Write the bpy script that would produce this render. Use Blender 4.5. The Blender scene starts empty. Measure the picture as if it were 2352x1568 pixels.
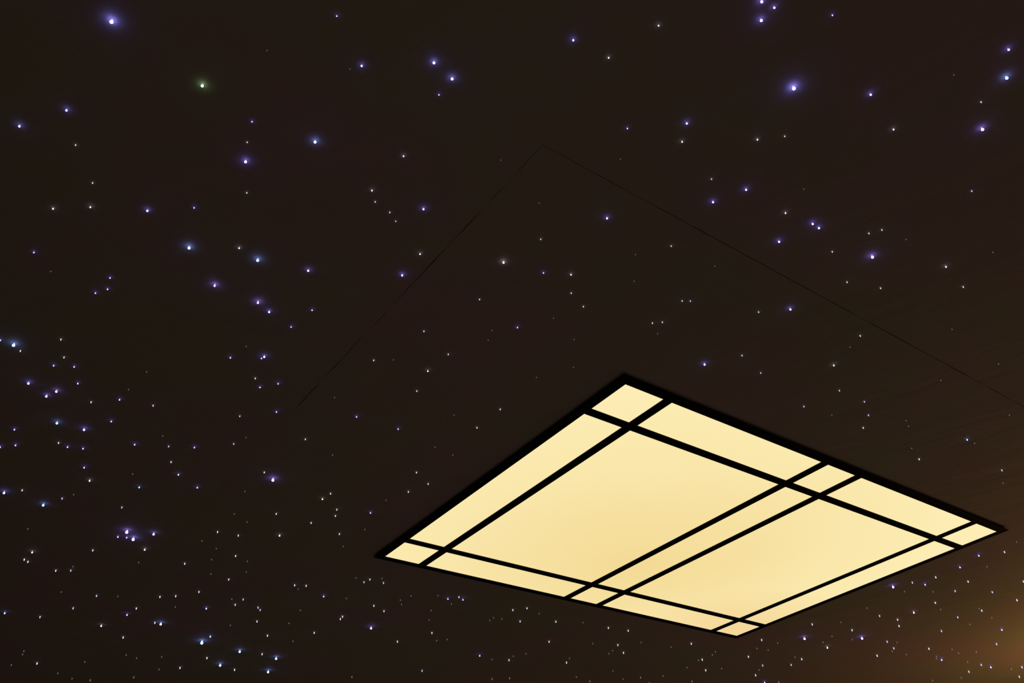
import bpy, bmesh, math, random
from mathutils import Vector, Matrix

random.seed(7)
C = bpy.context.scene.collection
SC = bpy.context.scene

# ------------------------------------------------------------------ camera
# camera solved from the lamp's lattice (2352 x 1568 frame, focal length 2027 px)
CAM_Z = 1.45
FPX, PITCH, ROLL = 2026.954, 0.6416874, -0.0652866
CX, CY = 1176.0, 784.0
_fw = Vector((0, math.cos(PITCH), math.sin(PITCH)))
_up0 = Vector((0, -math.sin(PITCH), math.cos(PITCH)))
_rt0 = Vector((1, 0, 0))
_c, _s = math.cos(ROLL), math.sin(ROLL)
RT = _rt0 * _c + _up0 * _s
UP = _rt0 * -_s + _up0 * _c
cam = bpy.data.cameras.new('camera')
cam.sensor_width = 36.0
cam.lens = FPX * 36.0 / 2352.0
cam.clip_start = 0.02
camo = bpy.data.objects.new('camera', cam)
C.objects.link(camo)
M = Matrix((RT, UP, -_fw)).transposed().to_4x4()
M.translation = Vector((0, 0, CAM_Z))
camo.matrix_world = M
SC.camera = camo

# ------------------------------------------------------------------ light, exposure
SC.view_settings.view_transform = 'Standard'
SC.view_settings.look = 'None'
SC.view_settings.gamma = 1.0
SC.view_settings.use_curve_mapping = False
SC.view_settings.exposure = 0.0
SC.cycles.use_light_tree = True
SC.cycles.max_bounces = 6
SC.cycles.diffuse_bounces = 4
SC.cycles.sample_clamp_indirect = 2.0

world = bpy.data.worlds.new('world')
SC.world = world
world.use_nodes = True
world.node_tree.nodes['Background'].inputs[0].default_value = (0.02, 0.015, 0.012, 1)
world.node_tree.nodes['Background'].inputs[1].default_value = 0.0


def lamp_light(name, loc, energy, color, radius):
    d = bpy.data.lights.new(name, 'POINT')
    d.energy = energy
    d.color = color
    d.shadow_soft_size = radius
    o = bpy.data.objects.new(name, d)
    o.location = loc
    C.objects.link(o)
    return o


# a warm uplighter on the floor, past the lower right corner of the view
o = lamp_light('uplighter_light', (2.40, 3.42, 1.96), 15.5, (1.0, 0.50, 0.12), 0.06)
o.data.type = 'SPOT'
o.data.spot_size = math.radians(172)
o.data.spot_blend = 0.15
o.rotation_euler = (math.pi, 0, 0)
# added, unseen fill spots aimed down: their bounce off the floor brightens the ceiling
for loc, watt in (((0.5, -0.3, 1.25), 36.0), ((1.5, 3.4, 1.15), 28.0), ((-1.9, 4.0, 1.15), 17.0)):
    o = lamp_light('bounce_fill_light', loc, watt, (1.0, 0.78, 0.62), 0.08)
    o.data.type = 'SPOT'
    o.data.spot_size = math.radians(150)
    o.data.spot_blend = 0.4

LAMP_Z = CAM_Z + 1.0          # underside of the lamp
CEIL_Z = CAM_Z + 1.007        # underside of the ceiling panels


def back(px, py, z):
    """where the photograph's pixel meets the horizontal plane z"""
    d = RT * ((px - CX) / FPX) - UP * ((py - CY) / FPX) + _fw
    t = (z - CAM_Z) / d.z
    return Vector((d.x * t, d.y * t, z))


# ------------------------------------------------------------------ materials
def mat(name, color, rough=0.6, spec=0.3):
    m = bpy.data.materials.new(name)
    m.use_nodes = True
    b = m.node_tree.nodes['Principled BSDF']
    b.inputs['Base Color'].default_value = (*color, 1)
    b.inputs['Roughness'].default_value = rough
    b.inputs['Specular IOR Level'].default_value = spec
    return m


def N(m, t, **kw):
    n = m.node_tree.nodes.new(t)
    for k, v in kw.items():
        setattr(n, k, v)
    return n


def L(m, a, b):
    m.node_tree.links.new(a, b)


def ceiling_material():
    m = mat('brushed dark ceiling paint', (0.2, 0.165, 0.18), 0.75, 0.12)
    b = m.node_tree.nodes['Principled BSDF']
    geo = N(m, 'ShaderNodeNewGeometry')
    # uneven coats of paint: patches leaning green or red
    n1 = N(m, 'ShaderNodeTexNoise')
    n1.inputs['Scale'].default_value = 2.6
    n1.inputs['Detail'].default_value = 5.0
    n1.inputs['Roughness'].default_value = 0.62
    L(m, geo.outputs['Position'], n1.inputs['Vector'])
    r1 = N(m, 'ShaderNodeValToRGB')
    r1.color_ramp.elements[0].position = 0.40
    r1.color_ramp.elements[0].color = (0.210, 0.216, 0.200, 1)
    r1.color_ramp.elements[1].position = 0.60
    r1.color_ramp.elements[1].color = (0.238, 0.192, 0.228, 1)
    L(m, n1.outputs['Fac'], r1.inputs['Fac'])
    L(m, r1.outputs['Color'], b.inputs['Base Color'])
    # brush strokes: noise stretched along the strokes
    mp = N(m, 'ShaderNodeMapping')
    mp.inputs['Rotation'].default_value = (0, 0, math.radians(28))
    L(m, geo.outputs['Position'], mp.inputs['Vector'])
    sc = N(m, 'ShaderNodeVectorMath', operation='MULTIPLY')
    sc.inputs[1].default_value = (1.4, 6.5, 1.0)
    L(m, mp.outputs['Vector'], sc.inputs[0])
    n2 = N(m, 'ShaderNodeTexNoise')
    n2.inputs['Scale'].default_value = 1.0
    n2.inputs['Detail'].default_value = 6.0
    n2.inputs['Roughness'].default_value = 0.55
    n2.inputs['Distortion'].default_value = 0.6
    L(m, sc.outputs['Vector'], n2.inputs['Vector'])
    bp = N(m, 'ShaderNodeBump')
    bp.inputs['Strength'].default_value = 0.32
    bp.inputs['Distance'].default_value = 0.02
    L(m, n2.outputs['Fac'], bp.inputs['Height'])
    L(m, bp.outputs['Normal'], b.inputs['Normal'])
    return m


def black_wood():
    m = mat('black lacquered wood', (0.006, 0.0058, 0.006), 0.8, 0.02)
    b = m.node_tree.nodes['Principled BSDF']
    tc = N(m, 'ShaderNodeTexCoord')
    mp = N(m, 'ShaderNodeMapping')
    mp.inputs['Scale'].default_value = (14, 160, 160)
    L(m, tc.outputs['Object'], mp.inputs['Vector'])
    n = N(m, 'ShaderNodeTexNoise')
    n.inputs['Scale'].default_value = 1.0
    n.inputs['Detail'].default_value = 4.0
    L(m, mp.outputs['Vector'], n.inputs['Vector'])
    bp = N(m, 'ShaderNodeBump')
    bp.inputs['Strength'].default_value = 0.2
    bp.inputs['Distance'].default_value = 0.001
    L(m, n.outputs['Fac'], bp.inputs['Height'])
    L(m, bp.outputs['Normal'], b.inputs['Normal'])
    return m


def pane_material():
    """backlit frosted sheet; emission colour a little deeper around the middle"""
    m = mat('backlit frosted sheet', (0.75, 0.70, 0.6), 0.35, 0.4)
    b = m.node_tree.nodes['Principled BSDF']
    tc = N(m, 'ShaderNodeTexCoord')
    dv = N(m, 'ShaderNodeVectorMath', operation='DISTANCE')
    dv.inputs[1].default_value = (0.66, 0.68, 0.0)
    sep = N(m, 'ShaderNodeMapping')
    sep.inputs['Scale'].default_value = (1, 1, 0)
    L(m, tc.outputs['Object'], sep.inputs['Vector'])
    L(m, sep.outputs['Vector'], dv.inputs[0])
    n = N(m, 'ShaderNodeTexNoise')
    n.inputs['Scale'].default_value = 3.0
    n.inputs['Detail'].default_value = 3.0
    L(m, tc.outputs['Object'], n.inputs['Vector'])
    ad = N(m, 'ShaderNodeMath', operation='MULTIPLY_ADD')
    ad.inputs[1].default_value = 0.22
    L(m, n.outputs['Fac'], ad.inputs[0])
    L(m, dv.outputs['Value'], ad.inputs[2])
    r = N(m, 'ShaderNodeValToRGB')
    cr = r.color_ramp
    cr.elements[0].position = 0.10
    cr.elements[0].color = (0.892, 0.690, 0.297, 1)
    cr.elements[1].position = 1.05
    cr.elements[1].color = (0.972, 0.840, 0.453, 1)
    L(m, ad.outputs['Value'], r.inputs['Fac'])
    # warm reflection put into the emission colour towards one corner
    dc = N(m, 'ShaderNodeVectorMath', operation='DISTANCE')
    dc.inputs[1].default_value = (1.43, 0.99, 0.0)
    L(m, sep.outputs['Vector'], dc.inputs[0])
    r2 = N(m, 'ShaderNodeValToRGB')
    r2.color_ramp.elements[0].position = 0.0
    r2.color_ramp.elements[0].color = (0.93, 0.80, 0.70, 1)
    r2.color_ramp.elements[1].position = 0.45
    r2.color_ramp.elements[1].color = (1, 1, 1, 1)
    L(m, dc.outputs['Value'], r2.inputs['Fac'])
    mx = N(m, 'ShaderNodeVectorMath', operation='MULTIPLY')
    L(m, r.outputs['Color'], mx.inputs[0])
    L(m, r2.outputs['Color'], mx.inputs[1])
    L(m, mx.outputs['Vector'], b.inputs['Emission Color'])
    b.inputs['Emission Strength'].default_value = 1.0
    b.inputs['Base Color'].default_value = (0.05, 0.045, 0.04, 1)
    return m


CEIL = ceiling_material()
BLACK = black_wood()
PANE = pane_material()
DARK = mat('dark gap behind the panels', (0.03, 0.025, 0.022), 0.9, 0.1)
HOUSING = mat('matt black sheet metal', (0.02, 0.018, 0.017), 0.7, 0.2)
WALL = mat('warm plaster', (0.50, 0.46, 0.40), 0.9, 0.1)
FLOOR = mat('oak floor', (0.40, 0.35, 0.30), 0.6, 0.3)


# ------------------------------------------------------------------ mesh helpers
def obj(name, bm, m, parent=None, smooth=False):
    me = bpy.data.meshes.new(name)
    bmesh.ops.recalc_face_normals(bm, faces=bm.faces)
    bm.to_mesh(me)
    bm.free()
    if smooth:
        me.polygons.foreach_set('use_smooth', [True] * len(me.polygons))
    me.materials.append(m)
    o = bpy.data.objects.new(name, me)
    C.objects.link(o)
    if parent:
        o.parent = parent
    return o


def add_box(bm, x0, x1, y0, y1, z0, z1):
    v = [bm.verts.new((x, y, z)) for z in (z0, z1) for x, y in ((x0, y0), (x1, y0), (x1, y1), (x0, y1))]
    for f in ((3, 2, 1, 0), (4, 5, 6, 7), (0, 1, 5, 4), (1, 2, 6, 5), (2, 3, 7, 6), (3, 0, 4, 7)):
        bm.faces.new([v[i] for i in f])


def box(name, x0, x1, y0, y1, z0, z1, m, parent=None, bevel=0.0):
    bm = bmesh.new()
    add_box(bm, x0, x1, y0, y1, z0, z1)
    if bevel:
        bmesh.ops.bevel(bm, geom=bm.edges[:], offset=bevel, segments=1, affect='EDGES')
    return obj(name, bm, m, parent)


def prism(bm, pts, z0, z1):
    a = [bm.verts.new((x, y, z0)) for x, y in pts]
    b = [bm.verts.new((x, y, z1)) for x, y in pts]
    n = len(pts)
    bm.faces.new(a)
    bm.faces.new(b[::-1])
    for i in range(n):
        bm.faces.new((a[i], b[i], b[(i + 1) % n], a[(i + 1) % n]))


# ------------------------------------------------------------------ the room
X0, X1, Y0, Y1 = -3.9, 3.9, -2.6, 6.2
PSI, LX, LY = 0.6685033, 0.2263099, 1.5101831
RZ = Matrix.Rotation(PSI, 3, 'Z')


def loc2w(u, y):
    p = RZ @ Vector((u, y, 0))
    return (p.x + LX, p.y + LY)


def w2loc(p):
    q = RZ.inverted() @ Vector((p[0] - LX, p[1] - LY, 0))
    return (q.x, q.y)


def structure(o):
    o['kind'] = 'structure'
    return o


structure(box('floor', X0, X1, Y0, Y1, -0.05, 0.0, FLOOR))
structure(box('wall_left', X0 - 0.1, X0, Y0, Y1, 0.0, CEIL_Z + 0.03, WALL))
structure(box('wall_right', X1, X1 + 0.1, Y0, Y1, 0.0, CEIL_Z + 0.03, WALL))
structure(box('wall_back', X0, X1, Y1, Y1 + 0.1, 0.0, CEIL_Z + 0.03, WALL))
structure(box('wall_front', X0, X1, Y0 - 0.1, Y0, 0.0, CEIL_Z + 0.03, WALL))
ceiling = structure(box('ceiling', X0, X1, Y0, Y1, CEIL_Z + 0.0125, CEIL_Z + 0.08, DARK))

# two ceiling panels that meet in an L shaped open joint around the lamp
SC_ = back(1247, 332.6, CEIL_Z)                  # the corner of the joint
cu, cy = w2loc(SC_)


def clip(poly, nx, ny, d):
    out = []
    for i in range(len(poly)):
        p, q = poly[i], poly[(i + 1) % len(poly)]
        a = p[0] * nx + p[1] * ny - d
        b = q[0] * nx + q[1] * ny - d
        if a <= 0:
            out.append(p)
        if a * b < 0:
            t = a / (a - b)
            out.append((p[0] + (q[0] - p[0]) * t, p[1] + (q[1] - p[1]) * t))
    return out


room = [(X0, Y0), (X1, Y0), (X1, Y1), (X0, Y1)]
ax = RZ @ Vector((1, 0, 0))
ay = RZ @ Vector((0, 1, 0))
cw = Vector((SC_.x, SC_.y, 0))


def far_end(d):
    """distance from the corner of the joint to the wall along d"""
    ts = []
    for k, (lo, hi) in enumerate(((X0, X1), (Y0, Y1))):
        if abs(d[k]) > 1e-6:
            ts.append(((hi if d[k] > 0 else lo) - cw[k]) / d[k])
    return min(t for t in ts if t > 0)


ru = far_end(ax)       # joint running right
ry = far_end(ay)       # joint running left and away
rng = random.Random(3)


def edge_points(d, nrm, length, off, amp, shut=99.0, step=0.03):
    """a slightly ragged panel edge from the corner out to the wall"""
    pts = []
    n = int(length / step)
    for i in range(n + 1):
        t = length * i / n
        o = off + rng.uniform(-amp, amp) if 0 < i < n else off
        if t > shut:
            o = 0.00015
        p = cw + d * t + nrm * o
        pts.append((min(max(p.x, X0), X1), min(max(p.y, Y0), Y1)))
    return pts


# inner panel: corner -> right joint to wall, round the room's walls, back along the left joint
inner_r = edge_points(ax, ay, ru, 0.0006, 0.0004)
inner_l = edge_points(ay, ax, ry, 0.0006, 0.0006, 0.82)
outer_r = edge_points(ax, -ay, ru, 0.0006, 0.0004)
outer_l = edge_points(ay, -ax, ry, 0.0004, 0.0006, 0.82)


def side_of(p):
    x, y = p
    if abs(y - Y0) < 1e-4: return 0
    if abs(x - X1) < 1e-4: return 1
    if abs(y - Y1) < 1e-4: return 2
    return 3


corner_after = {0: (X1, Y0), 1: (X1, Y1), 2: (X0, Y1), 3: (X0, Y0)}


def walk(p, q):
    """room corners met going counter-clockwise from p to q"""
    out, s, e = [], side_of(p), side_of(q)
    while s != e:
        out.append(corner_after[s])
        s = (s + 1) % 4
    return out


ip = inner_r + walk(inner_r[-1], inner_l[-1]) + inner_l[::-1][:-1]
op = outer_l + walk(outer_l[-1], outer_r[-1]) + outer_r[::-1][:-1]
for pts in (ip, op):
    bm = bmesh.new()
    v0 = [bm.verts.new((x, y, CEIL_Z)) for x, y in pts]
    v1 = [bm.verts.new((x, y, CEIL_Z + 0.0125)) for x, y in pts]
    n = len(pts)
    for i in range(n):
        bm.faces.new((v0[i], v1[i], v1[(i + 1) % n], v0[(i + 1) % n]))
    f0 = bm.faces.new(v0)
    f1 = bm.faces.new(v1[::-1])
    bmesh.ops.triangulate(bm, faces=[f0, f1])
    obj('ceiling_panel', bm, CEIL, ceiling)

# ------------------------------------------------------------------ the ceiling lamp
lamp = bpy.data.objects.new('ceiling_lamp', None)
C.objects.link(lamp)
lamp.location = (LX, LY, LAMP_Z)
lamp.rotation_euler = (0, 0, PSI)
lamp.empty_display_size = 0.1
lamp['label'] = 'large oblong ceiling lamp of fifteen glowing cream panes in a black wooden lattice'
lamp['category'] = 'lamp'

U = [0, .10678404, .1325489, .63245168, .65973032, .76448634, .79164466, 1.28936977, 1.31729792, 1.42167264]
V = [0, .10725505, .13222681, .85711224, .88445206, .98908036]
DEP = 0.0028                                       # panes sit this far above the face of the bars
uc, yc = w2loc((0, 0))
for a, c in ((U, uc), (V, yc)):                    # far side of each pane opening: the bar's flank shows there
    for i in range(1, len(a), 2):
        a[i] = c + (a[i] - c) * (1 + DEP)
OU0, OU1, OV0, OV1 = -0.0253, 1.4217 + 0.0237, -0.0245, .9891 + 0.0228
TH = 0.004                                         # thickness of the rails


def rail(pts_in, pts_out):
    """mitred rail; its back is narrower than its face"""
    bm = bmesh.new()
    (a, b), (c, d) = pts_in, pts_out
    cxm, cym = (OU0 + OU1) / 2, (OV0 + OV1) / 2

    def shrink(p, k):
        return (p[0] + (k if p[0] < cxm else -k), p[1] + (k if p[1] < cym else -k))
    lo = [bm.verts.new((*p, 0)) for p in (a, b, d, c)]
    mid = [bm.verts.new((*p, 0.001)) for p in (a, b, d, c)]
    hi = [bm.verts.new((*p, TH)) for p in (a, b, shrink(d, .006), shrink(c, .006))]
    bm.faces.new(lo)
    bm.faces.new(hi[::-1])
    for p, q in ((lo, mid), (mid, hi)):
        for i in range(4):
            bm.faces.new((p[i], q[i], q[(i + 1) % 4], p[(i + 1) % 4]))
    return obj('frame_rail', bm, BLACK, lamp)


I = [(U[0], V[0]), (U[9], V[0]), (U[9], V[5]), (U[0], V[5])]
O = [(OU0, OV0), (OU1, OV0), (OU1, OV1), (OU0, OV1)]
for i in range(4):
    j = (i + 1) % 4
    rail((I[i], I[j]), (O[i], O[j]))
for i in (1, 3, 5, 7):                             # bars across the lamp
    box('lattice_bar', U[i], U[i + 1], V[0], V[5], 0.0, DEP, BLACK, lamp)
for j in (1, 3):                                   # bars along the lamp, let in flush
    box('lattice_bar', U[0], U[9], V[j], V[j + 1], 0.0001, DEP, BLACK, lamp)
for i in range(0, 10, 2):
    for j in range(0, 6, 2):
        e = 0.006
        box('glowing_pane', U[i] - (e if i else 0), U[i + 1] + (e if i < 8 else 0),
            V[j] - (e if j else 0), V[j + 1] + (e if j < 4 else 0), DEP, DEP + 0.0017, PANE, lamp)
box('housing', U[0] - 0.004, U[9] + 0.004, V[0] - 0.004, V[5] + 0.004, DEP + 0.0019, CEIL_Z - LAMP_Z, HOUSING, lamp)

# ------------------------------------------------------------------ the star lights
# tip of every fibre in the photograph: x, y, size class and tint
STARS = """256.1,50.3,5b 152.6,253.6,3b 44.4,290.1,3b 173.5,333.4,1w 464.5,197.2,4g 773.5,37.0,2b 613.0,116.1,0w 578.8,279.6,2b 567.6,327.0,1w 564.0,371.7,4b 723.7,326.3,4c 830.6,151.5,3b 804.1,158.9,0w 996.7,144.4,4b 1038.5,181.4,4b 1008.2,217.9,2b 926.8,358.9,2w 1150.0,367.9,0w 1512.8,59.2,2w 1316.8,92.6,3b 1398.0,132.9,2w 1441.1,295.2,2v 1425.0,365.8,0w 1577.6,283.7,3b 1566.8,325.8,2w 1749.7,4.1,4b 1778.6,17.9,3v 1748.7,47.2,4b 1912.0,35.2,2b 1823.5,203.3,5b 1739.8,320.9,2w 1802.6,313.3,1w 2316.8,114.3,3b 2312.5,179.3,4c 2191.0,172.4,0w 2000.0,217.6,3b 2253.5,234.7,1w 2256.8,297.4,4v 2052.5,297.7,2w 212.5,420.4,1w 121.7,479.6,2w 207.4,476.0,2w 338.3,484.2,3b 77.6,579.8,2b 116.6,623.5,0w 252.6,638.3,2b 246.9,664.3,2b 219.1,673.2,2b 0.5,781.6,2b 31.1,792.9,4c 139.8,779.8,1w 566.8,443.1,1w 445.7,477.3,2b 434.2,569.6,4c 549.2,569.9,2w 591.8,598.0,4c 707.9,621.9,3v 492.9,656.4,4u 592.3,695.4,4u 618.1,716.6,3b 716.8,712.5,2v 668.6,751.0,2b 565.3,795.7,0w 854.3,437.8,2w 861.7,463.8,1w 895.2,488.0,1w 908.9,508.4,1b 972.7,480.4,3b 964.8,583.7,2w 923.7,632.4,3b 1156.6,603.1,3r 1101.5,687.8,1w 973.7,761.0,1w 1129.6,758.4,0w 1121.2,781.6,0w 1188.5,752.3,2v 1238.5,466.8,0w 1394.4,501.5,3b 1242.1,549.7,1w 1541.8,565.3,1w 1459.2,584.9,0w 1248.2,627.0,2v 1311.7,631.1,2w 1456.4,645.7,0w 1312.0,673.5,1w 1340.1,704.3,1w 1566.8,691.3,1w 1585.7,691.6,1b 1271.2,730.6,0w 1498.7,742.3,1w 1521.4,740.1,1w 1510.5,766.6,0w 1318.9,779.6,0w 1634.4,411.5,1w 1713.8,436.0,3b 1637.8,464.3,3b 1845.9,434.4,0w 1804.3,489.5,2w 1866.8,514.5,3b 1881.1,524.0,3b 1789.5,555.4,3b 1911.7,578.3,1w 1641.8,611.0,0w 1945.7,648.2,1w 1815.6,710.7,3b 1742.6,716.8,1w 2232.1,439.0,1v 1995.9,536.2,1w 2025.7,528.3,1w 2081.1,550.0,0w 2004.0,590.6,4v 2280.3,579.6,0w 2172.9,613.0,2w 2212.5,659.2,1w 2022.7,662.0,1w 2186.7,756.4,0w 1976.0,771.4,1w 1952.5,797.4,0w 46.7,806.1,1w 146.9,820.9,1w 123.2,839.8,2b 170.2,842.6,2b 65.1,880.6,3b 178.6,880.9,2v 129.3,899.2,3v 106.4,910.2,3b 209.2,923.7,1w 274.5,918.1,2b 294.9,894.6,0w 336.7,853.8,0w 351.5,931.6,1w 130.6,971.9,3c 32.9,986.7,2b 192.9,987.0,3b 255.4,967.9,2b 373.7,1001.3,0w 35.5,1022.7,2b 0.0,1027.0,2v 134.4,1017.3,1w 155.1,1026.8,2b 190.6,1030.4,2b 309.2,1021.2,2v 387.2,1025.3,1b 392.9,1061.2,1w 193.1,1074.0,2b 304.6,1088.5,0w 205.6,1104.1,2w 9.2,1131.9,3b 50.8,1126.0,1w 319.6,1119.4,2c 142.6,1144.9,1b 169.1,1136.0,0w 99.2,1160.2,3c 279.8,1165.3,1b 529.1,821.7,2v 600.5,823.2,2b 606.9,819.6,3b 586.2,869.1,1w 596.9,889.8,2b 638.8,881.4,2b 768.4,913.0,0w 634.9,946.2,2b 550.8,955.9,1b 536.7,1019.6,1b 446.4,1027.8,2b 564.8,1004.8,0w 701.3,1008.9,1w 763.8,1044.9,0w 409.7,1090.3,2c 453.1,1119.9,2v 606.9,1084.9,1w 626.8,1102.6,4v 562.5,1128.6,0w 759.2,1133.7,1w 740.6,1146.4,2r 538.0,1180.4,0w 634.4,1180.1,1w 773.7,1170.4,1w 770.4,1184.9,1w 1029.6,814.0,1w 858.4,827.8,1w 903.6,826.5,0w 982.7,852.3,2r 957.4,898.2,1w 818.9,957.4,2v 914.5,985.5,2b 1149.0,940.1,1w 1095.4,982.4,1w 1042.9,953.3,0w 999.0,1026.5,0w 1040.1,1044.6,0w 956.6,1085.2,1w 983.4,1111.5,1w 938.0,1129.6,1w 886.7,1148.7,0w 851.0,1177.8,2b 1317.1,843.6,0w 1232.4,866.6,0w 1704.3,816.6,1w 1618.4,837.2,3b 1747.4,856.6,1b 1915.3,839.5,2w 1928.1,897.2,1b 1846.4,933.7,1b 1910.7,953.1,0w 1985.5,922.7,1b 1994.9,953.6,1v 1982.9,982.7,1w 2161.2,873.5,0r 2293.6,835.7,0w 2318.6,953.3,0w 2086.9,978.8,0w 2081.3,965.8,0w 2221.6,1009.9,2c 2238.7,1017.9,0w 2111.2,1054.6,1w 2301.2,1080.1,1b 2304.0,1109.2,0w 2094.1,1029.6,0w 63.8,1214.4,0w 291.1,1222.1,4v 270.7,1233.1,2v 290.8,1234.6,2b 305.9,1238.7,4b 352.8,1226.9,3v 73.7,1268.5,2w 55.6,1285.1,1w 64.0,1290.2,1w 213.0,1263.9,1w 332.4,1262.4,2w 128.1,1310.6,1w 162.5,1310.3,1b 167.6,1300.9,0w 318.6,1291.7,0w 221.7,1368.5,1c 270.7,1369.5,0w 367.3,1370.8,1w 313.0,1397.3,1w 167.9,1396.8,1c 10.7,1408.1,2c 91.8,1417.0,1c 291.6,1412.1,2b 355.6,1430.0,1w 369.1,1433.3,3c 232.4,1437.4,2w 282.7,1463.9,1w 54.8,1495.0,0w 51.8,1502.7,0w 84.9,1523.6,1w 194.6,1519.8,0w 289.8,1504.0,0w 313.8,1511.1,0w 371.4,1508.1,0w 365.3,1537.1,0w 132.7,1546.1,0w 165.3,1558.3,0w 207.1,1562.1,1w 307.1,1555.5,1w 26.0,1526.9,0w 140.6,1359.3,0w 567.6,1198.9,0w 714.5,1200.9,1w 499.7,1221.8,1w 547.2,1230.0,1w 642.1,1230.2,2w 779.6,1226.4,1w 496.7,1259.8,0w 541.1,1276.9,1w 486.0,1285.1,0w 568.1,1288.9,0w 424.2,1294.5,1w 565.6,1313.7,0w 484.4,1318.0,0w 525.3,1330.8,1w 788.5,1254.5,0w 456.9,1359.3,1w 403.6,1369.0,1w 676.8,1344.0,1w 703.1,1345.3,1w 684.9,1352.9,0w 743.4,1369.8,2v 558.4,1376.7,1v 540.1,1388.9,1w 532.4,1375.9,0w 473.7,1397.6,2c 592.6,1395.3,1b 597.4,1400.7,1b 402.6,1393.8,0w 590.3,1427.2,1w 529.1,1436.1,0w 689.8,1401.4,0w 786.7,1416.0,1w 781.9,1421.6,1w 721.7,1453.2,1w 614.3,1459.8,1w 673.0,1472.3,0w 482.9,1461.9,2c 463.5,1476.2,4c 550.5,1496.3,3c 475.3,1511.1,1w 602.0,1502.2,1w 634.2,1512.4,3c 505.6,1527.9,3c 413.5,1533.8,1w 538.8,1538.2,1w 615.8,1543.0,3c 795.7,1374.1,0w 663.8,1431.5,0w 463.8,1242.0,0w 838.0,1216.0,0w 817.6,1326.9,0w 849.5,1330.8,1r 836.0,1336.9,1b 877.3,1328.2,0w 880.9,1338.7,1b 858.7,1391.2,1w 881.9,1403.5,1w 944.1,1368.3,0w 919.6,1377.9,0w 922.2,1387.9,0w 1006.1,1367.7,0w 1028.8,1375.4,2b 1054.1,1371.3,1w 1063.3,1377.2,2b 1036.7,1387.1,0w 990.1,1401.9,0w 985.7,1423.9,0w 852.3,1442.7,3b 992.1,1453.5,1w 912.8,1473.4,1w 1027.0,1468.3,0w 1002.8,1470.8,0w 1178.1,1400.9,1w 1133.7,1418.3,0w 1125.0,1424.6,0w 1152.6,1420.8,0w 1194.6,1426.9,1w 1101.8,1505.8,2b 1129.8,1514.2,0w 1179.1,1506.8,0w 1169.1,1516.0,1w 969.4,1540.4,1b 1130.4,1559.3,1w 1170.4,1557.5,1b 808.2,1554.7,1w 1210.5,1396.8,1w 1238.5,1409.3,0w 1276.8,1427.7,1w 1338.8,1429.7,0w 1397.4,1442.0,1w 1442.9,1448.4,1w 1261.2,1473.6,1w 1361.5,1477.9,0w 1419.1,1481.3,1w 1472.7,1475.1,0w 1406.9,1494.0,0w 1398.2,1500.9,0w 1432.1,1499.1,1w 1541.6,1485.9,0w 1587.8,1478.2,1w 1208.2,1501.2,0w 1308.2,1511.9,0w 1301.3,1521.6,1w 1407.9,1540.7,0w 1323.7,1554.7,0w 1354.8,1564.4,1w 1471.2,1555.8,1w 1491.3,1567.5,0w 1523.2,1552.2,0w 1577.8,1532.8,0w 1431.1,1559.3,0w 1589.3,1564.7,1w 1991.6,1396.3,0w 1865.6,1433.8,1w 1957.1,1447.1,1w 1980.1,1466.0,3b 1848.0,1466.7,3v 1957.4,1468.5,0w 1911.0,1461.4,0w 1890.3,1474.6,0w 1900.5,1487.4,2w 1749.5,1469.5,1w 1786.0,1476.7,0w 1764.3,1492.5,0w 1738.8,1488.9,0w 1719.1,1508.1,1w 1643.4,1496.8,0w 1636.2,1503.7,0w 1613.0,1514.9,1w 1604.3,1516.2,0w 1620.9,1539.2,1w 1657.4,1535.3,0w 1751.8,1528.2,1v 1743.6,1538.2,0w 1735.7,1550.7,1w 1817.3,1526.9,1b 1841.6,1513.7,1w 1826.0,1508.8,0w 1756.4,1567.5,2v 1788.8,1566.7,1v 1931.4,1429.0,0w 2307.4,1267.7,1w 2248.4,1276.2,2b 2205.1,1302.9,2b 2149.4,1325.7,1w 2095.6,1337.9,1b 2125.0,1342.7,2b 2051.5,1348.1,3v 2077.8,1358.3,0w 2143.1,1358.8,0w 2223.7,1335.6,1w 2267.1,1301.4,0w 2193.8,1357.3,1v 2148.4,1384.3,1w 2160.7,1399.6,0w 2279.3,1359.8,1v 2350.7,1335.3,1v 2335.9,1378.2,1w 2020.4,1414.4,1b 2099.2,1406.8,2w 2061.7,1423.1,1w 2065.0,1437.6,1w 2248.7,1397.1,0w 2255.1,1402.2,1w 2200.0,1417.5,1b 2278.0,1418.3,0w 2227.5,1433.6,0w 2162.5,1449.1,1v 2301.2,1446.3,2b 2037.7,1473.6,1v 2053.0,1488.7,1v 2049.2,1495.3,0w 2060.7,1475.1,0w 2014.8,1505.8,1w 2081.6,1502.9,0w 2133.6,1489.7,1w 2186.9,1491.0,0w 2201.5,1499.6,0w 2289.0,1479.0,1v 2150.7,1507.0,0w 2151.0,1512.1,0w 2163.0,1515.4,2b 2242.1,1496.3,0w 2222.4,1520.0,0w 2253.8,1526.7,1v 2276.0,1532.3,2b 2225.5,1542.5,1v 2322.9,1536.4,0v 2347.4,1532.0,1v 2341.3,1554.0,1v 2207.9,1556.3,0w 2142.1,1562.4,0w 2334.9,1244.3,0w"""
stars = []
for e in STARS.split():
    x, y, k = e.split(',')
    stars.append([float(x), float(y), int(k[0]), k[1]])

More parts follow.
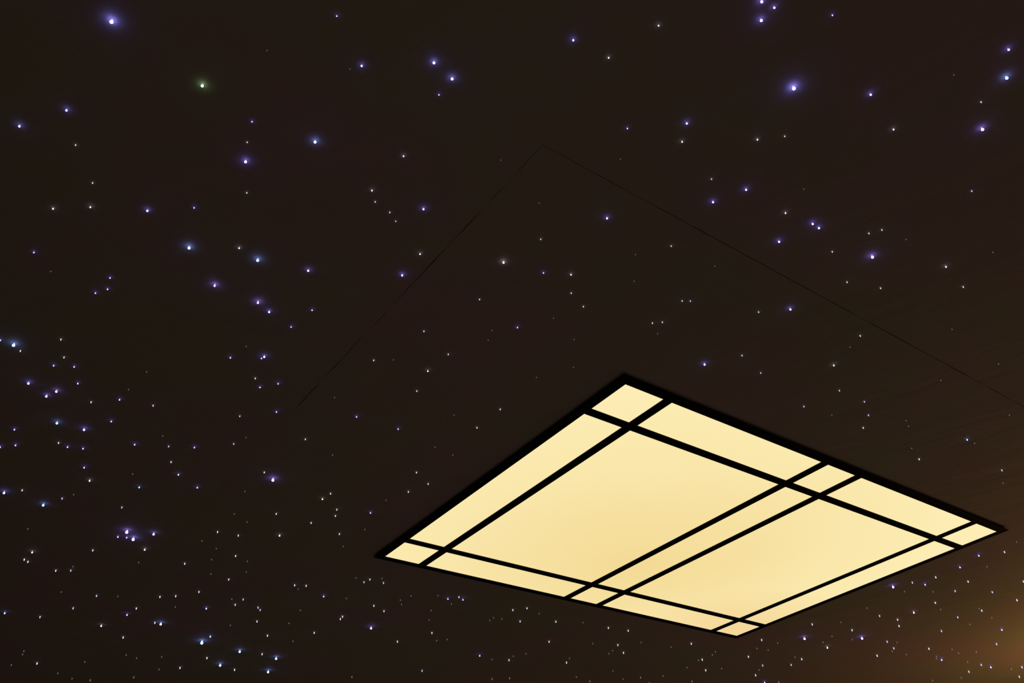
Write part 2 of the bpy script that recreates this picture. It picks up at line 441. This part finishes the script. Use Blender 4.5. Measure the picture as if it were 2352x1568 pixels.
DROP = {5: 2.0, 4: 2.1, 3: 2.3, 2: 2.4, 1: 2.0, 0: 1.8}                # how far the tip hangs out, in tip radii
CORE = {5: 6.8, 4: 5.4, 3: 4.1, 2: 3.1, 1: 2.3, 0: 1.8}                # diameter of the tip, in photograph pixels
POWER = {5: 32.0, 4: 14.0, 3: 9.0, 2: 4.2, 1: 1.1, 0: 0.20}
TINT = {'b': (.29, .25, 1.0), 'v': (.38, .26, 1.0), 'u': (.38, .26, 1.0), 'c': (.25, .40, 1.0), 'w': (.78, .76, .84),
        'g': (.36, .62, .28), 'r': (.80, .62, .58)}


def drop(k, t):
    return DROP[k] * (1.55 if t == 'u' else 1.0)


_mats = {}


def glow_mat(k, t, part):
    key = (k, t, part)
    if key not in _mats:
        m = bpy.data.materials.new('glowing fibre %s' % part)
        m.use_nodes = True
        b = m.node_tree.nodes['Principled BSDF']
        b.inputs['Base Color'].default_value = (0.3, 0.3, 0.32, 1)
        b.inputs['Roughness'].default_value = 0.3
        b.inputs['Emission Color'].default_value = (*(TINT[t] if k > 1 else [0.5 + 0.5 * q for q in TINT[t]]), 1)
        b.inputs['Emission Strength'].default_value = POWER[k] * (2.2 if t == 'u' else 1.0) * (1.0 if part == 'tip' else 0.10)
        _mats[key] = m
    return _mats[key]


_meshes = {}


def tip_mesh(sub):
    """rounded drop, flat at the top where it joins the fibre; unit radius, centred"""
    if sub not in _meshes:
        bm = bmesh.new()
        bmesh.ops.create_icosphere(bm, subdivisions=sub, radius=1.0)
        for v in bm.verts:
            if v.co.z > 0:
                v.co.z *= 1.25
                v.co.x *= 1 - 0.22 * v.co.z / 1.25
                v.co.y *= 1 - 0.22 * v.co.z / 1.25
        me = bpy.data.meshes.new('tip')
        bm.to_mesh(me)
        bm.free()
        me.polygons.foreach_set('use_smooth', [True] * len(me.polygons))
        _meshes[sub] = me
    return _meshes[sub]


def part_mesh(base, m):
    key = (base.name, m.name)
    if key not in _meshes:
        me = base.copy()
        me.materials.clear()
        me.materials.append(m)
        _meshes[key] = me
    return _meshes[key]


def fibre_mesh():
    if 'fibre' not in _meshes:
        bm = bmesh.new()
        bmesh.ops.create_cone(bm, cap_ends=True, segments=6, radius1=1.0, radius2=0.8, depth=1.0)
        for v in bm.verts:
            v.co.z -= 0.5
        me = bpy.data.meshes.new('fibre')
        bm.to_mesh(me)
        bm.free()
        _meshes['fibre'] = me
    return _meshes['fibre']


def place(s):
    x, y, k, t = s
    p = back(x, y, CEIL_Z)
    r = 0.5 * CORE[k] * (p - Vector((0, 0, CAM_Z))).length / FPX
    if t == 'u':                                    # a fine fibre that throws a broad glow
        r *= 0.62
    return back(x, y, CEIL_Z - drop(k, t) * r), r


# the 300 that show largest are things of their own
order = sorted(range(len(stars)), key=lambda i: (-stars[i][2], stars[i][1]))
single = order[:300]
rest = order[300:]

# every star light's label: hand-written for the landmarks, by its neighbours for the others
ANCHOR = [   # x, y, label (None: a landmark that is no star), how other labels call it
    (1823.5, 203.3, 'largest blue-violet star light, wide oval glow, towards the top right', 'the largest blue-violet star light'),
    (256.1, 50.3, 'big blue-violet star light, glow trailing up-left, alone near the top left corner', 'the lone big top left star light'),
    (464.5, 197.2, 'bright star light, the only one glowing green, in the upper left', 'the green star light'),
    (723.7, 326.3, 'bright round sky-blue star light, upper left, lower right of the green one', 'the round sky-blue star light'),
    (1156.6, 603.1, 'pinkish-white star light just inside the left ceiling joint, above the lamp', 'the pinkish-white star light'),
    (434.2, 569.6, 'bright white-blue star light with a flat glow, left half, below the green one', 'the flat-glowing white-blue star light'),
    (591.8, 598.0, 'bright sky-blue star light whose glow sits above its white tip, left half', 'the up-glowing sky-blue star light'),
    (592.3, 695.4, 'broad violet star light with a tiny tip, below the up-glowing sky-blue one', 'the broad violet star light'),
    (31.1, 792.9, 'bright sky-blue star light beside the left edge, at half height', 'the left-edge sky-blue star light'),
    (626.8, 1102.5, 'large violet-white star light, the brightest one left of the lamp', 'the large violet-white star light'),
    (99.2, 1160.2, 'sky-blue star light with a wide flat glow near the left edge, low down', 'the wide flat sky-blue star light'),
    (305.9, 1238.7, 'bright blue-violet star light, rightmost of a tight group of four, lower left', 'the tight group of four'),
    (463.5, 1476.2, 'bright white star light with blue rim, largest near the bottom left', 'the largest bottom left star light'),
    (852.3, 1442.7, 'medium blue-violet star light standing alone below the lamp\'s left corner', 'the lone blue one below the lamp'),
    (369.1, 1433.3, 'medium sky-blue star light left of the largest bottom left one', None),
    (606.9, 819.6, 'medium blue-violet star light, right one of a touching pair, left half', 'the touching blue pair'),
    (1866.8, 514.5, 'medium blue-violet star light, left one of a close pair above the right joint', 'the close blue pair'),
    (1880.9, 524.0, 'medium blue-violet star light, right one of a close pair above the right joint', None),
    (2004.0, 590.6, 'bright violet star light with a wide glow, alone above the right ceiling joint', 'the violet one above the joint'),
    (1618.4, 837.2, 'medium blue-violet star light just above the lamp\'s upper right edge', 'the blue one above the lamp'),
    (1815.6, 710.7, 'medium blue-white star light midway between right ceiling joint and lamp', 'the blue-white one under the joint'),
    (1394.4, 501.5, 'medium blue-violet star light under the right ceiling joint, right of its corner', 'the first blue one under the joint'),
    (923.7, 632.4, 'medium white-blue star light left of the left ceiling joint, level with the pinkish-white one', 'the white-blue one left of the joint'),
    (2312.5, 179.3, 'bright sky-blue star light near the right edge, glow trailing up-right', 'the right-edge sky-blue star light'),
    (2256.8, 297.4, 'bright violet star light near the right edge, below the right-edge sky-blue one', None),
    (1980.1, 1466.0, 'medium blue-white star light low right, right of the lamp\'s bottom corner', 'the round blue-white one low right'),
    (1848.0, 1466.7, 'medium violet star light under the lamp, level with its bottom corner', 'the violet one under the lamp'),
    (2051.5, 1348.1, 'medium violet star light just below the middle of the lamp\'s lower right edge', 'the violet one at lamp\'s lower edge'),
    (2205.1, 1303.0, 'small blue-violet star light below the lamp\'s right end, its lower right edge', 'the blue one by lamp\'s right end'),
    (2221.6, 1010.0, 'small sky-blue star light between the lamp\'s right corner and the ceiling joint', 'the sky-blue one above lamp\'s right'),
    (2163.0, 1515.4, 'small bright blue-violet star light, the brightest in the brown-lit bottom right corner', 'the brightest bottom right one'),
    (1749.7, 4.1, 'bright blue-violet star light cut by the photo\'s top edge, right half', 'the one cut by the top'),
    (1748.7, 47.2, 'bright blue-violet star light below the one cut by the top edge', None),
    (291.1, 1222.1, 'bright violet star light, topmost of a tight group of four, lower left', None),
    (270.7, 1233.1, 'small violet star light, leftmost of a tight group of four, lower left', None),
    (290.8, 1234.6, 'small blue-violet star light, middle of a tight group of four, lower left', None),
    (600.5, 823.2, 'small blue-violet star light, left one of a touching pair, left half', None),
    (996.7, 144.4, 'bright blue-violet star light near the top, topmost of a bent line of three', 'the bent line of three'),
    (1038.5, 181.4, 'bright blue-violet star light near the top, middle of a bent line of three', None),
    (1008.2, 217.9, 'small blue-violet star light near the top, lowest of a bent line of three', None),
    (1433, 860, None, 'the lamp\'s top corner'),
    (858, 1280, None, 'the lamp\'s left corner'),
    (2317, 1217, None, 'the lamp\'s right corner'),
    (1692, 1465, None, 'the lamp\'s bottom corner'),
    (1247, 333, None, 'the ceiling joint\'s corner'),
]
SIZE = {5: 'largest', 4: 'bright', 3: 'medium', 2: 'small', 1: 'tiny', 0: 'faint'}
HUE = {'b': 'blue-violet', 'v': 'violet', 'u': 'violet', 'c': 'sky-blue', 'w': 'white', 'g': 'green', 'r': 'pinkish'}
WAY = ['right of', 'lower-right of', 'below', 'lower-left of', 'left of', 'upper-left of', 'above', 'upper-right of']
ORD = ['nearest one', 'second nearest', 'third nearest', 'fourth nearest', 'fifth nearest', 'sixth nearest', 'seventh nearest',
       'eighth nearest', 'ninth nearest']
LABEL, refs = {}, []
for x, y, lab, ref in ANCHOR:
    i = None
    if lab:
        i = min(single, key=lambda q: (stars[q][0] - x) ** 2 + (stars[q][1] - y) ** 2)
        assert math.hypot(stars[i][0] - x, stars[i][1] - y) < 4 and i not in LABEL, (x, y)
        LABEL[i] = lab
    if ref:
        refs.append((stars[i][0] if lab else x, stars[i][1] if lab else y, i, ref))
choice = {}
for ax_, ay_, ai, ref in refs:
    octs = {}
    for i in single:
        if i != ai:
            dx, dy = stars[i][0] - ax_, stars[i][1] - ay_
            octs.setdefault(round(math.atan2(dy, dx) / (math.pi / 4)) % 8, []).append((math.hypot(dx, dy), i))
    for o8, lst in octs.items():
        for n, (d, i) in enumerate(sorted(lst)[:9]):
            choice.setdefault(i, []).append((n * 160 + d, n, o8, ref))
for i in single:
    if i not in LABEL:
        cost, n, o8, ref = min(choice[i])
        LABEL[i] = '%s %s star light, %s %s %s' % (SIZE[stars[i][2]], HUE[stars[i][3]], ORD[n], WAY[o8], ref)


for n, i in enumerate(single):
    s = stars[i]
    p, r = place(s)
    k, t = s[2], s[3]
    if k >= 2:
        root = bpy.data.objects.new('star_light', None)
        root.location = (p.x, p.y, CEIL_Z)
        root.empty_display_size = 0.005
        C.objects.link(root)
        f = bpy.data.objects.new('fibre', part_mesh(fibre_mesh(), glow_mat(k, t, 'fibre')))
        f.scale = (r * 0.62, r * 0.62, r * drop(k, t))
        tp = bpy.data.objects.new('tip', part_mesh(tip_mesh(2 if k >= 3 else 1), glow_mat(k, t, 'tip')))
        tp.location = (0, 0, -drop(k, t) * r)
        tp.scale = (r, r, r)
        for o in (f, tp):
            o.parent = root
            C.objects.link(o)
    else:
        root = bpy.data.objects.new('star_light', part_mesh(tip_mesh(1), glow_mat(k, t, 'tip')))
        root.location = p
        root.scale = (r, r, r * DROP[k])                # a short stub, lit along its length
        C.objects.link(root)
    root['label'] = LABEL[i]
    root['category'] = 'star light'
    root['group'] = 'fibre star lights in the ceiling'

# the faintest remaining ones, together
bm = bmesh.new()
for i in rest:
    p, r = place(stars[i])
    tmp = tip_mesh(1)
    vs = [bm.verts.new((p.x + v.co.x * r, p.y + v.co.y * r, p.z + v.co.z * r * DROP[0])) for v in tmp.vertices]
    for f in tmp.polygons:
        bm.faces.new([vs[q] for q in f.vertices])
o = obj('faint_star_lights', bm, glow_mat(0, 'w', 'tip'))
o['kind'] = 'stuff'
o['label'] = 'barely visible grey-white pinprick star lights scattered over the whole dark ceiling'
o['category'] = 'star light'
